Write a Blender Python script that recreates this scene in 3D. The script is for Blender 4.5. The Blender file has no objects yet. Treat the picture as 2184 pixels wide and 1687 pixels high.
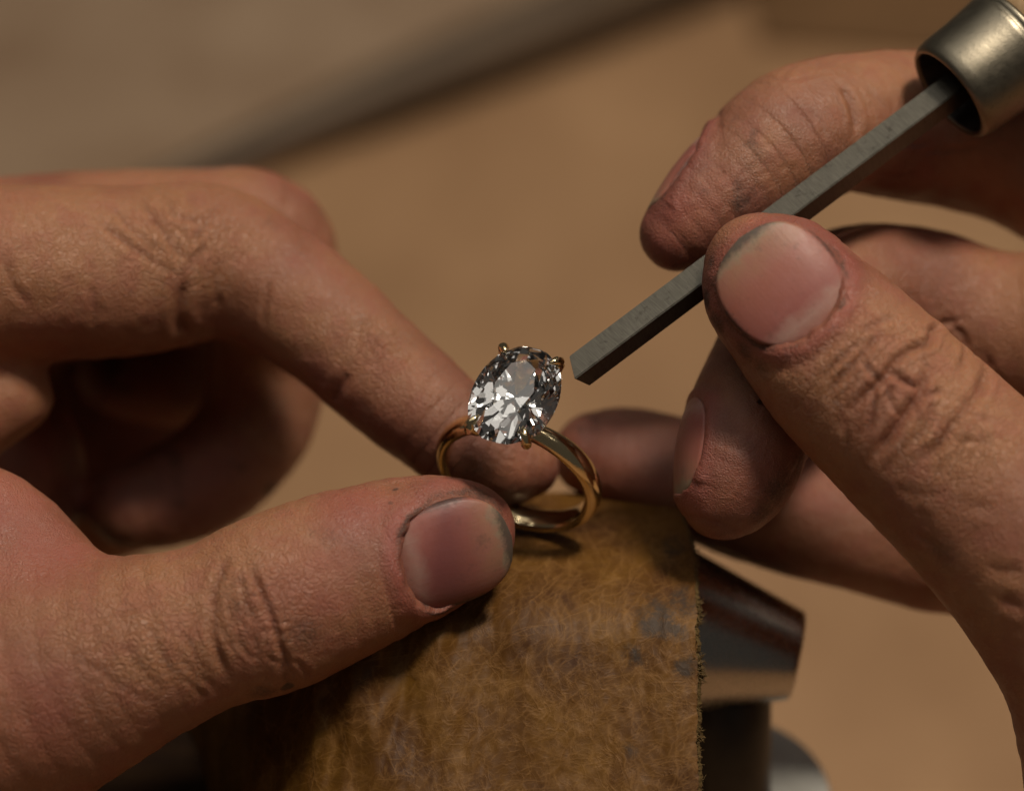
import bpy, bmesh, math, random
import numpy as np
from mathutils import Vector, Matrix, noise
from mathutils.bvhtree import BVHTree
from mathutils.kdtree import KDTree

random.seed(7); np.random.seed(7)
sc = bpy.context.scene
sc.unit_settings.system = 'METRIC'
sc.unit_settings.scale_length = 0.01            # one unit is one centimetre
COL = sc.collection

# ------------------------------------------------------------------ camera, world, lamps, exposure
DIST, S, PITCH, HEIGHT = 40.0, 182.0, 40.0, 17.0  # camera distance, reference scale, downward pitch, height of the ring over the bench
M = Matrix.Translation((0, 0, HEIGHT)) @ Matrix.Rotation(math.radians(90 - PITCH), 4, 'X')
cam_d = bpy.data.cameras.new('camera'); cam = bpy.data.objects.new('camera', cam_d); COL.objects.link(cam)
cam.matrix_world = M @ Matrix.Translation((0, 0, DIST))
cam_d.sensor_width = 36; cam_d.lens = 36 * DIST / 12.0
cam_d.clip_start = 1; cam_d.clip_end = 3000
cam_d.dof.use_dof = True
cam_d.dof.focus_distance = DIST + 0.1
cam_d.dof.aperture_fstop = 0.098                # the lens diameter is 1.25 units
sc.camera = cam

world = bpy.data.worlds.new('World'); sc.world = world; world.use_nodes = True
bg = world.node_tree.nodes['Background']; bg.inputs[0].default_value = (0.86, 0.78, 0.68, 1); bg.inputs[1].default_value = 0.055

def lamp(name, loc, target, size, power, color, size_y=None):
    l = bpy.data.lights.new(name, 'AREA'); l.energy = power; l.color = color
    l.shape = 'RECTANGLE'; l.size = size; l.size_y = size_y or size
    o = bpy.data.objects.new(name, l); COL.objects.link(o)
    p = M @ Vector(loc); t = M @ Vector(target)
    o.location = p; o.rotation_euler = (t - p).to_track_quat('-Z', 'Y').to_euler()
    return o
lamp('bench_lamp', (21, 56, 45), (0, 0, -1), 11, 50000, (1, 0.87, 0.71))
lamp('stone_fill', (-6, 62, 52), (0, 0, 0), 78, 11500, (1, 0.93, 0.83), 60)  # added panel, brightens the facets of the stone
lamp('band_streak_fill', (58, 16, -14), (0, 0, 0), 5, 1700, (1, 0.88, 0.74), 18)  # added strip, puts a bright streak on the gold band
for k in range(16):                                        # small fill panels added so the stone mirrors bright spots
    i_, j_ = k % 4, k // 4
    lamp('sparkle_fill', (-52 + 31 * i_ + 9 * math.sin(k * 5.1), 86 - 15 * j_ + 5 * math.sin(k * 3.7), 12 + 19 * j_ + 4 * math.cos(k * 2.3)), (0, 0, 0), 6 + 2 * math.sin(k * 1.9), 520, (1, 0.94, 0.85), 5)

sc.view_settings.view_transform = 'Standard'; sc.view_settings.look = 'None'
sc.view_settings.exposure = -0.12; sc.view_settings.gamma = 1
sc.render.engine = 'CYCLES'
cy = sc.cycles
cy.max_bounces = 24; cy.transmission_bounces = 24; cy.glossy_bounces = 8; cy.diffuse_bounces = 4
cy.use_adaptive_sampling = True; cy.adaptive_threshold = 0.02; cy.use_denoising = True; cy.denoiser = 'OPENIMAGEDENOISE'; cy.sample_clamp_indirect = 20
cy.caustics_reflective = False; cy.caustics_refractive = False

# ------------------------------------------------------------------ helpers
def P(px, py, z=0.0):
    """a point of the place from where it shows in the photograph (2184 px wide) and its distance before the ring"""
    k = (DIST - z) / DIST
    return np.array([(px - 1092) / S * k, (843.5 - py) / S * k, z])

def obj(name, me, parent=None, mat=None):
    o = bpy.data.objects.new(name, me); COL.objects.link(o)
    if parent is None: o.matrix_world = M
    else: o.parent = parent
    if mat and not me.materials: me.materials.append(mat)
    return o
def mesh(name, v, f, smooth=True):
    me = bpy.data.meshes.new(name); me.from_pydata([tuple(map(float, p)) for p in v], [], [tuple(map(int, q)) for q in f]); me.update()
    if smooth: me.polygons.foreach_set('use_smooth', [True] * len(me.polygons))
    return me
def from_bm(name, bm, smooth=True):
    me = bpy.data.meshes.new(name); bm.to_mesh(me); bm.free()
    me.polygons.foreach_set('use_smooth', [smooth] * len(me.polygons)); return me
def empty(name, loc=(0, 0, 0)):
    o = bpy.data.objects.new(name, None); COL.objects.link(o); o.empty_display_size = 0.5
    o.matrix_world = M; return o
def tag(o, label=None, cat=None, kind=None, group=None):
    if label: o['label'] = label
    if cat: o['category'] = cat
    if kind: o['kind'] = kind
    if group: o['group'] = group
    return o
def norm(v): return v / np.linalg.norm(v)
def attr(me, name, a, kind='FLOAT'):
    at = me.attributes.new(name, kind, 'POINT')
    if kind == 'FLOAT': at.data.foreach_set('value', np.ascontiguousarray(a, dtype=np.float32))
    else: at.data.foreach_set('vector', np.ascontiguousarray(a, dtype=np.float32).ravel())

def vnoise(X, freq, seed=0):
    """smooth noise for many points at once, -1 to 1"""
    q = X * freq + seed * 17.31; i = np.floor(q).astype(np.int64); f = q - i; f = f * f * f * (f * (f * 6 - 15) + 10); out = np.zeros(len(X))
    for a in (0, 1):
        for b in (0, 1):
            for c in (0, 1):
                h = ((i[:, 0] + a) * 374761393 + (i[:, 1] + b) * 668265263 + (i[:, 2] + c) * 2147483647 + seed * 144665) & 0xFFFFFFFF
                h = ((h ^ (h >> 13)) * 1274126177) & 0xFFFFFFFF; h = (h ^ (h >> 16)) & 0xFFFF
                w = (f[:, 0] if a else 1 - f[:, 0]) * (f[:, 1] if b else 1 - f[:, 1]) * (f[:, 2] if c else 1 - f[:, 2])
                out += w * (h / 32767.5 - 1)
    return out
def fbm(X, freq, seed=0, octs=3):
    return sum(vnoise(X, freq * 2 ** k, seed + k) * 0.5 ** k for k in range(octs))

class NT:
    """short hand for node trees"""
    def __init__(s, name):
        s.m = bpy.data.materials.new(name); s.m.use_nodes = True; s.t = s.m.node_tree; s.n = s.t.nodes
        s.b = s.n['Principled BSDF']; s.out = s.n['Material Output']
    def new(s, typ, **kw):
        n = s.n.new(typ)
        for k, v in kw.items():
            if k.startswith('i_'): 
                key = k[2:]; key = int(key) if key.isdigit() else key.replace('_', ' ')
                s.set(n.inputs[key], v)
            else: setattr(n, k, v)
        return n
    def set(s, inp, v):
        if isinstance(v, bpy.types.NodeSocket): s.t.links.new(v, inp)
        else: inp.default_value = v
    def attr(s, name, vec=False):
        n = s.new('ShaderNodeAttribute', attribute_name=name); return n.outputs['Vector' if vec else 'Fac']
    def math(s, op, a, b=0.0, c=None):
        n = s.new('ShaderNodeMath', operation=op); s.set(n.inputs[0], a); s.set(n.inputs[1], b)
        if c is not None: s.set(n.inputs[2], c)
        return n.outputs[0]
    def mix(s, f, a, b, mode='MIX'):
        n = s.new('ShaderNodeMix', data_type='RGBA', blend_type=mode); s.set(n.inputs[0], f); s.set(n.inputs[6], a); s.set(n.inputs[7], b)
        return n.outputs[2]
    def ramp(s, f, stops):
        n = s.new('ShaderNodeValToRGB'); s.set(n.inputs[0], f); e = n.color_ramp.elements
        while len(e) < len(stops): e.new(0.5)
        for q, (p, c) in zip(e, stops): q.position = p; q.color = c if len(c) == 4 else (*c, 1)
        return n.outputs[0]
    def noise(s, scale, vec=None, detail=4, rough=0.55):
        n = s.new('ShaderNodeTexNoise'); n.inputs['Scale'].default_value = scale; n.inputs['Detail'].default_value = detail
        n.inputs['Roughness'].default_value = rough
        if vec is not None: s.set(n.inputs['Vector'], vec)
        return n.outputs['Fac']
    def coord(s): return s.new('ShaderNodeTexCoord').outputs['Object']
    def scale(s, vec, k):
        n = s.new('ShaderNodeVectorMath', operation='MULTIPLY'); s.set(n.inputs[0], vec); n.inputs[1].default_value = k; return n.outputs[0]
    def bump(s, h, strength, dist, prev=None):
        n = s.new('ShaderNodeBump'); s.set(n.inputs['Height'], h); n.inputs['Strength'].default_value = strength; n.inputs['Distance'].default_value = dist
        if prev is not None: s.set(n.inputs['Normal'], prev)
        return n.outputs[0]
    def p(s, **kw):
        for k, v in kw.items(): s.set(s.b.inputs[k.replace('_', ' ')], v)
        return s.m

# ------------------------------------------------------------------ materials
def mat_skin():
    t = NT('skin'); co = t.coord(); fuv = t.attr('fuv', True)
    n1 = t.attr('tone'); n2 = t.attr('blotch'); n3 = t.noise(26, co, 3, 0.6)
    base = t.ramp(n1, [(0.15, (0.235, 0.090, 0.054)), (0.5, (0.300, 0.127, 0.069)), (0.8, (0.340, 0.156, 0.079))])
    base = t.mix(t.math('MULTIPLY', t.ramp(n2, [(0.45, (0, 0, 0)), (0.85, (1, 1, 1))]), 0.35), base, (0.28, 0.085, 0.058, 1))
    base = t.mix(t.math('MULTIPLY', t.ramp(n3, [(0.48, (0, 0, 0)), (0.70, (1, 1, 1))]), 0.28), base, (0.42, 0.205, 0.125, 1))
    base = t.mix(t.math('MULTIPLY', t.attr('red'), 0.8), base, (0.32, 0.085, 0.070, 1))
    base = t.mix(t.math('MULTIPLY', t.attr('worn'), 0.6), base, (0.155, 0.060, 0.047, 1))
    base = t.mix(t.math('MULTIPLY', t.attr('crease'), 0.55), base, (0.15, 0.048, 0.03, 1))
    d = t.attr('dirt')
    dn = t.ramp(t.math('ADD', t.math('MULTIPLY', t.noise(34, co, 4, 0.75), 0.9), t.math('MULTIPLY', d, 0.85)), [(0.68, (0, 0, 0)), (1.05, (1, 1, 1))])
    dm = t.math('MULTIPLY', t.math('MULTIPLY', dn, t.math('MINIMUM', t.math('MULTIPLY', d, 2.5), 1.0)), 0.8)
    base = t.mix(dm, base, (0.045, 0.029, 0.021, 1))
    # fine relief: skin cells stretched across the finger, and the ridges of the pads
    v1 = t.new('ShaderNodeTexVoronoi', feature='DISTANCE_TO_EDGE'); v1.inputs['Scale'].default_value = 13
    wv = t.new('ShaderNodeVectorMath', operation='MULTIPLY_ADD'); nz = t.new('ShaderNodeTexNoise'); nz.inputs['Scale'].default_value = 5; nz.inputs['Detail'].default_value = 2; t.set(nz.inputs['Vector'], co)
    t.set(wv.inputs[0], nz.outputs['Color']); wv.inputs[1].default_value = (0.3, 0.3, 0.3); t.set(wv.inputs[2], co)
    t.set(v1.inputs['Vector'], wv.outputs[0])
    cell = t.math('MINIMUM', v1.outputs['Distance'], 0.16)
    v2 = t.new('ShaderNodeTexVoronoi', feature='DISTANCE_TO_EDGE'); v2.inputs['Scale'].default_value = 30; t.set(v2.inputs['Vector'], co)
    rm = t.attr('ridge_mask')
    rid = t.math('SINE', t.math('ADD', t.attr('ridge'), t.math('MULTIPLY', n2, 4.0)))
    hgt = t.math('MULTIPLY', t.math('MULTIPLY', cell, t.math('MULTIPLY_ADD', t.attr('knuckle'), 1.6, 1.0)), t.math('MULTIPLY', t.math('MULTIPLY_ADD', rm, -0.014, 0.023), t.math('MULTIPLY_ADD', n1, 1.2, 0.3)))
    hgt = t.math('MULTIPLY_ADD', t.math('MINIMUM', v2.outputs['Distance'], 0.3), 0.012, hgt)
    hgt = t.math('MULTIPLY_ADD', t.math('MULTIPLY', rid, rm), 0.0018, hgt)
    hgt = t.math('MULTIPLY_ADD', n3, 0.010, hgt)
    rough = t.ramp(n2, [(0.2, (0.42, 0.42, 0.42)), (0.8, (0.58, 0.58, 0.58))])
    return t.p(Base_Color=base, Roughness=t.math('ADD', t.math('MULTIPLY_ADD', n3, 0.22, -0.11), t.math('ADD', rough, t.math('MULTIPLY', dm, 0.2))), Subsurface_Weight=0.25, Subsurface_Radius=(1.0, 0.32, 0.16),
               Subsurface_Scale=0.10, Specular_IOR_Level=0.46, Normal=t.bump(hgt, 1.0, 1.0))

def mat_nail():
    t = NT('nail'); co = t.coord(); nv = t.attr('nail_v'); nu = t.attr('nail_u'); dirt = t.attr('nail_dirt')
    wob = t.math('ADD', nv, t.math('MULTIPLY', t.math('SUBTRACT', t.noise(6, co), 0.5), 0.35))
    c = t.ramp(t.math('MULTIPLY_ADD', wob, 0.5, 0.5), [(0.02, (0.29, 0.13, 0.10)), (0.13, (0.36, 0.215, 0.18)), (0.26, (0.28, 0.10, 0.085)), (0.62, (0.31, 0.12, 0.09)), (0.85, (0.31, 0.16, 0.105)), (0.90, (0.27, 0.20, 0.135))])
    c = t.mix(t.math('MULTIPLY', t.ramp(t.noise(4, co, 4), [(0.45, (0, 0, 0)), (0.7, (1, 1, 1))]), 0.5), c, (0.33, 0.13, 0.115, 1))
    c = t.mix(t.math('MULTIPLY', t.ramp(t.noise(5, co, 6, 0.75), [(0.56, (0, 0, 0)), (0.68, (1, 1, 1))]), 0.45), c, (0.13, 0.075, 0.06, 1))
    c = t.mix(t.math('MULTIPLY', t.math('POWER', t.math('ABSOLUTE', nu), 5.0), 0.7), c, (0.30, 0.10, 0.075, 1))
    c = t.mix(t.attr('bruise'), c, (0.17, 0.055, 0.056, 1))
    g = t.ramp(t.math('ADD', t.math('MULTIPLY', t.noise(18, co, 6, 0.75), 0.8), t.math('MULTIPLY', dirt, 0.9)), [(0.62, (0, 0, 0)), (0.95, (1, 1, 1))])
    c = t.mix(t.math('MULTIPLY', g, 0.8), c, (0.055, 0.045, 0.04, 1))
    ridg = t.noise(1, t.scale(t.attr('nail_uv', True), (14, 1.0, 1)), 4)
    return t.p(Base_Color=c, Roughness=t.math('MULTIPLY_ADD', t.noise(9, co, 5), 0.25, 0.30), Subsurface_Weight=0.3, Subsurface_Radius=(0.7, 0.3, 0.2), Subsurface_Scale=0.08,
               Specular_IOR_Level=0.3, Normal=t.bump(t.noise(24, co, 4), 0.12, 0.02, t.bump(ridg, 0.08, 0.03)))

def mat_gold():
    t = NT('yellow_gold'); co = t.coord()
    sc_ = t.noise(1, t.scale(co, (9, 40, 40)), 4, 0.7)
    return t.p(Base_Color=(0.90, 0.73, 0.44, 1), Metallic=1, Roughness=t.math('MULTIPLY_ADD', sc_, 0.12, 0.07), Normal=t.bump(t.noise(30, co, 5), 0.05, 0.02))

def mat_diamond():
    t = NT('diamond'); t.n.remove(t.b)
    g = t.new('ShaderNodeBsdfGlass'); g.inputs['Color'].default_value = (1, 1, 1, 1); g.inputs['Roughness'].default_value = 0; g.inputs['IOR'].default_value = 2.417
    t.set(t.out.inputs['Surface'], g.outputs[0]); return t.m

def mat_steel(name, col, rough, stretch, bump=0.12, spots=0.4):
    t = NT(name); co = t.coord()
    br = t.noise(1, t.scale(co, stretch), 5, 0.7); sp = t.noise(14, co, 6, 0.7)
    c = t.mix(t.math('MULTIPLY', t.ramp(sp, [(0.56, (0, 0, 0)), (0.72, (1, 1, 1))]), spots), (*col, 1), (col[0] * 0.35, col[1] * 0.32, col[2] * 0.3, 1))
    c = t.mix(t.math('MULTIPLY', br, 0.25), c, (col[0] * 0.7, col[1] * 0.68, col[2] * 0.64, 1))
    return t.p(Base_Color=c, Metallic=1, Roughness=t.math('MULTIPLY_ADD', br, 0.25, rough), Normal=t.bump(br, bump, 0.01, t.bump(sp, bump * 0.7, 0.01)))

def mat_leather():
    t = NT('leather'); co = t.coord()
    def warp(sc_, amt):
        w = t.new('ShaderNodeVectorMath', operation='MULTIPLY_ADD'); nz = t.new('ShaderNodeTexNoise'); nz.inputs['Scale'].default_value = sc_; nz.inputs['Detail'].default_value = 3; t.set(nz.inputs['Vector'], co)
        t.set(w.inputs[0], nz.outputs['Color']); w.inputs[1].default_value = (amt,) * 3; t.set(w.inputs[2], co); return w.outputs[0]
    wa = warp(1.3, 0.8)
    def wr(scale, st, wid, vec=wa):
        n = t.noise(scale, t.scale(vec, st), 2, 0.5)
        return t.ramp(t.math('ABSOLUTE', t.math('SUBTRACT', n, 0.5)), [(0.0, (1, 1, 1)), (wid, (0, 0, 0))])
    mask = t.ramp(t.noise(1.1, co, 3), [(0.38, (0.2, 0.2, 0.2)), (0.6, (1, 1, 1))]); mask2 = t.ramp(t.noise(2.3, co, 3), [(0.4, (0.15, 0.15, 0.15)), (0.62, (1, 1, 1))])
    w1, w2, w3, w4 = wr(1.3, (1.5, 0.5, 1), 0.035), wr(2.8, (1.5, 0.6, 1), 0.035), wr(6.5, (1.3, 0.7, 1), 0.04), wr(13, (0.8, 1.3, 1), 0.05)
    cr = t.math('ADD', t.math('MULTIPLY', w1, 0.55), t.math('ADD', t.math('MULTIPLY', t.math('MULTIPLY', w2, 0.5), mask), t.math('ADD', t.math('MULTIPLY', t.math('MULTIPLY', w3, 0.4), mask2), t.math('MULTIPLY', t.math('MULTIPLY', w4, 0.12), mask))))
    base = t.ramp(t.noise(1.0, co, 5, 0.6), [(0.34, (0.048, 0.015, 0.002)), (0.5, (0.102, 0.041, 0.004)), (0.66, (0.148, 0.067, 0.007))])
    base = t.mix(t.math('MULTIPLY', t.ramp(t.noise(10, co, 5, 0.7), [(0.45, (0, 0, 0)), (0.7, (1, 1, 1))]), 0.5), base, (0.085, 0.036, 0.008, 1))
    base = t.mix(t.math('MULTIPLY', cr, 0.32), base, (0.33, 0.17, 0.055, 1))
    base = t.mix(t.math('MULTIPLY', t.attr('crack'), 0.34), base, (0.33, 0.17, 0.058, 1))
    st = t.attr('stain')
    sn = t.ramp(t.math('ADD', t.noise(6, co, 6, 0.75), t.math('MULTIPLY', st, 0.30)), [(0.56, (0, 0, 0)), (0.80, (1, 1, 1))])
    base = t.mix(t.math('MULTIPLY', t.math('MULTIPLY', sn, t.math('MINIMUM', t.math('MULTIPLY', st, 2.0), 1.0)), 0.8), base, (0.030, 0.024, 0.020, 1))
    base = t.mix(t.attr('cut'), base, (0.12, 0.08, 0.03, 1))
    nrm = t.bump(t.noise(40, co, 3), 0.1, 0.015, t.bump(cr, 0.17, 0.05))
    return t.p(Base_Color=base, Roughness=t.math('MULTIPLY_ADD', t.noise(8, co, 3), 0.25, 0.48), Specular_IOR_Level=0.28, Normal=nrm)

def mat_plain(name, c1, c2, scale, rough=0.6, stretch=(1, 1, 1), bump=0.1, spec=0.4):
    t = NT(name); co = t.scale(t.coord(), stretch); n = t.noise(scale, co, 6, 0.6)
    return t.p(Base_Color=t.ramp(n, [(0.3, c1), (0.7, c2)]), Roughness=rough, Specular_IOR_Level=spec, Normal=t.bump(n, bump, 0.05))

SKIN, NAIL, GOLD, DIAM = mat_skin(), mat_nail(), mat_gold(), mat_diamond()
def mat_blade():
    t = NT('ground_steel'); al = t.attr('along', True); co = t.coord()
    g = t.noise(1, t.scale(al, (70, 5, 5)), 4, 0.75); h = t.noise(9, co, 5, 0.7)
    c = t.ramp(g, [(0.25, (0.085, 0.078, 0.064)), (0.75, (0.17, 0.158, 0.13))])
    c = t.mix(t.math('MULTIPLY', t.ramp(h, [(0.58, (0, 0, 0)), (0.70, (1, 1, 1))]), 0.7), c, (0.05, 0.042, 0.035, 1))
    return t.p(Base_Color=c, Metallic=0.9, Roughness=t.math('MULTIPLY_ADD', g, 0.25, 0.26), Normal=t.bump(g, 0.2, 0.01))
STEEL = mat_blade()
FERR = mat_steel('nickel', (0.24, 0.215, 0.165), 0.28, (8, 8, 8), 0.35, 0.6)
CHROME = mat_steel('worn_chrome', (0.50, 0.47, 0.43), 0.14, (6, 6, 6), 0.08, 0.3)
DARKM = mat_plain('blackened_steel', (0.012, 0.010, 0.009), (0.03, 0.025, 0.022), 3, 0.4)
GREYM = mat_plain('grey_enamel', (0.50, 0.50, 0.46), (0.60, 0.60, 0.56), 2, 0.5)
LEATHER = mat_leather()
WOODH = mat_plain('pale_wood', (0.42, 0.27, 0.14), (0.5, 0.34, 0.19), 3, 0.6, (6, 1, 6))
BENCH = mat_plain('bench_wood', (0.27, 0.150, 0.073), (0.42, 0.252, 0.132), 0.16, 0.7, (1, 0.6, 1))
PAPER = mat_plain('grey_felt', (0.235, 0.152, 0.092), (0.34, 0.24, 0.158), 0.3, 0.8)
RODM = mat_plain('dark_rod', (0.085, 0.056, 0.033), (0.115, 0.077, 0.046), 0.5, 0.5)

# ------------------------------------------------------------------ hands: one continuous skin over swept fingers
class Sweep:
    """a finger: centre line, half width and half height, and the direction of its back, from the tip to the root"""
    def __init__(s, nodes, dorsal, width=1.05, cap=1.0, k=0.45):
        pts = np.array([P(n[0], n[1], n[2]) for n in nodes]); r = np.array([n[3] for n in nodes]) / S
        r = r * (DIST - pts[:, 2]) / DIST
        dor = np.array(dorsal if isinstance(dorsal[0], (tuple, list)) else [dorsal] * len(nodes), dtype=float)
        n = len(pts); ps, rs, ds = [], [], []
        ext = lambda a: np.vstack([2 * a[0] - a[1], a, 2 * a[-1] - a[-2]])
        e = ext(pts); er = np.concatenate([[r[0]], r, [r[-1]]]); ed = np.vstack([dor[0], dor, dor[-1]])
        for i in range(n - 1):
            for j in range(4):
                t = j / 4
                w = 0.5 * np.array([-t + 2 * t * t - t ** 3, 2 - 5 * t * t + 3 * t ** 3, t + 4 * t * t - 3 * t ** 3, -t * t + t ** 3])
                ps.append(w @ e[i:i + 4]); rs.append(w @ er[i:i + 4]); ds.append((1 - t) * dor[i] + t * dor[i + 1])
        ps.append(pts[-1]); rs.append(r[-1]); ds.append(dor[-1])
        s.p = np.array(ps); s.rd = np.array(rs); s.rs = s.rd * width; s.k = k
        tg = np.gradient(s.p, axis=0); s.t = tg / np.linalg.norm(tg, axis=1)[:, None]
        d = np.array(ds); d -= (d * s.t).sum(1)[:, None] * s.t; s.d = d / np.linalg.norm(d, axis=1)[:, None]
        s.s = np.cross(s.d, s.t)
        s.len = np.concatenate([[0], np.cumsum(np.linalg.norm(np.diff(s.p, axis=0), axis=1))])
        s.lo = s.p.min(0) - s.rd.max() * 1.1; s.hi = s.p.max(0) + s.rd.max() * 1.1
        s.cap = cap
    def at(s, L):
        f = lambda a: np.array([np.interp(L, s.len, a[:, i]) for i in range(3)])
        return f(s.p), norm(f(s.t)), norm(f(s.d)), norm(f(s.s)), np.interp(L, s.len, s.rd), np.interp(L, s.len, s.rs)
    def eval(s, X, full=False):
        X = X.astype(np.float32); N_ = len(X)
        best = np.full(N_, 1e9, np.float32); bi = np.zeros(N_, np.int32); bt = np.zeros(N_, np.float32)
        XX = np.ascontiguousarray(X.T)
        for i in range(len(s.p) - 1):
            a, b = s.p[i].astype(np.float32), s.p[i + 1].astype(np.float32); ab = b - a; l2 = ab @ ab
            qx, qy, qz = XX[0] - a[0], XX[1] - a[1], XX[2] - a[2]
            t = np.clip((qx * ab[0] + qy * ab[1] + qz * ab[2]) / l2, 0, 1)
            qx -= t * ab[0]; qy -= t * ab[1]; qz -= t * ab[2]
            d = np.sqrt(qx * qx + qy * qy + qz * qz) - (np.float32(s.rd[i]) + t * np.float32(s.rd[i + 1] - s.rd[i]))
            m = d < best
            np.copyto(best, d, where=m); np.copyto(bt, t, where=m); bi[m] = i
        L = lambda a: (a[bi] * (1 - bt)[:, None] + a[bi + 1] * bt[:, None]) if a.ndim > 1 else a[bi] * (1 - bt) + a[bi + 1] * bt
        c, tg, dd, ss, rd, rs = L(s.p), L(s.t), L(s.d), L(s.s), L(s.rd), L(s.rs)
        q = X - c
        u, v, w = (q * ss).sum(1) / rs, (q * dd).sum(1) / rd, (q * tg).sum(1) / (rd * s.cap)
        kk = np.sqrt(u * u + v * v + w * w) + 1e-9
        dist = (kk - 1) * np.sqrt((q * q).sum(1)) / kk
        dist = np.where(kk < 0.2, -rd * 0.9, dist)
        if full:
            return dist, L(s.len), np.arctan2(u, v), rd
        return dist

class Blob:
    def __init__(s, px, py, z, rx, ry, rz, rot=0.0):
        s.c = P(px, py, z); s.r = np.array([rx, ry, rz]); c, sn = math.cos(rot), math.sin(rot)
        s.R = np.array([[c, sn, 0], [-sn, c, 0], [0, 0, 1]])
        s.lo = s.c - max(rx, ry, rz); s.hi = s.c + max(rx, ry, rz)
    def eval(s, X):
        q = (X - s.c) @ s.R.T; kk = np.linalg.norm(q / s.r, axis=1) + 1e-9
        return (kk - 1) * np.linalg.norm(q, axis=1) / kk

def smin(a, b, k):
    h = np.clip(0.5 + 0.5 * (b - a) / k, 0, 1)
    return b * (1 - h) + a * h - k * h * (1 - h)

def hand_sdf(X, fingers, palm):
    pd = None
    for q in palm:
        d = q.eval(X); pd = d if pd is None else smin(pd, d, 0.9)
    out = pd.copy()
    for f in fingers:
        m = ((X > f.lo - 0.6) & (X < f.hi + 0.6)).all(1)
        if m.any():
            out[m] = np.minimum(out[m], smin(f.eval(X[m]), pd[m], f.k))
    return out

def surface_nets(F, lo, hi, h):
    n = np.ceil((hi - lo) / h).astype(int) + 1
    ax = [lo[i] + h * np.arange(n[i]) for i in range(3)]
    G = np.stack(np.meshgrid(*ax, indexing='ij'), -1).reshape(-1, 3)
    V = np.concatenate([F(c) for c in np.array_split(G, max(1, len(G) // 150000))]).reshape(n)
    sgn = V < 0
    cs = [(i, j, k) for i in (0, 1) for j in (0, 1) for k in (0, 1)]
    sl = lambda o: tuple(slice(o[a], n[a] - 1 + o[a]) for a in range(3))
    cnt = sum(sgn[sl(o)].astype(int) for o in cs); act = (cnt > 0) & (cnt < 8)
    idx = np.full(act.shape, -1); idx[act] = np.arange(act.sum())
    acc = np.zeros(act.shape + (3,)); num = np.zeros(act.shape)
    for a in cs:
        for ax_ in range(3):
            if a[ax_] == 1: continue
            b = list(a); b[ax_] = 1; va, vb = V[sl(a)], V[sl(b)]
            m = (va < 0) != (vb < 0); t = np.where(m, va / np.where(m, va - vb, 1), 0)
            p = np.zeros(act.shape + (3,)); p += np.array(a); p[..., ax_] += t
            acc += p * m[..., None]; num += m
    ii = np.argwhere(act)
    verts = lo + h * (ii + acc[act] / num[act][:, None])
    faces = []
    for ax_ in range(3):
        o1, o2 = [(1, 2), (2, 0), (0, 1)][ax_]
        s0 = [slice(1, n[a] - 1) for a in range(3)]; s0[ax_] = slice(0, n[ax_] - 1)
        s1 = list(s0); s1[ax_] = slice(1, n[ax_])
        a, b = sgn[tuple(s0)], sgn[tuple(s1)]
        for flip, m in ((False, a & ~b), (True, ~a & b)):
            e = np.argwhere(m)
            if not len(e): continue
            base = e.copy(); base[:, o1] += 1; base[:, o2] += 1
            def cell(d1, d2):
                c = base.copy(); c[:, o1] -= d1; c[:, o2] -= d2; return idx[c[:, 0], c[:, 1], c[:, 2]]
            q = np.stack([cell(1, 1), cell(0, 1), cell(0, 0), cell(1, 0)], 1)
            faces.append(q[:, ::-1] if flip else q)
    return verts, np.vstack(faces)

def nail_frame(f, nail):
    c, t, d, s, rd, rs = f.at(nail['L'])
    if nail.get('roll'):
        a = nail['roll']; d, s = d * math.cos(a) + s * math.sin(a), s * math.cos(a) - d * math.sin(a)
    return c, -t, d, s, rd, rs               # -t points to the tip
def nail_height(n, u, v, rd, rs):
    a = rs * n.get('wide', 1.0); b = rd * n.get('arch', 0.75)
    return rd * n.get('lift', 1.0) - b + b * np.sqrt(np.clip(1 - (u / a) ** 2, 0.02, 1)) - n.get('bend', 0.12) * v * v + n.get('slope', 0.0) * v
def nail_outline(n, u, v):
    e = np.where(v > 0, n.get('edist', 4.0), n.get('eprox', 2.4))
    return (np.abs(u / n['hw']) ** e + np.abs(v / n['hl']) ** e) ** (1 / e)

def stroke_points(bvh, pl):
    """a line seen in the photograph, found on the skin"""
    pts = []; o = Vector((0, 0, DIST))
    seg = np.array(pl, float)
    out = []
    for i in range(len(seg) - 1):
        m = max(2, int(np.linalg.norm(seg[i + 1] - seg[i]) / 5))
        for j in range(m): out.append(seg[i] + (seg[i + 1] - seg[i]) * j / m)
    out.append(seg[-1])
    out = np.array(out)
    for _ in range(4): out[1:-1] = (out[:-2] + 2 * out[1:-1] + out[2:]) / 4
    for x, y in out:
        d = (Vector(P(x, y, 0)) - o).normalized(); hit = bvh.ray_cast(o, d)
        pts.append(np.array(hit[0]) if hit[0] is not None else None)
    return pts

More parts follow.
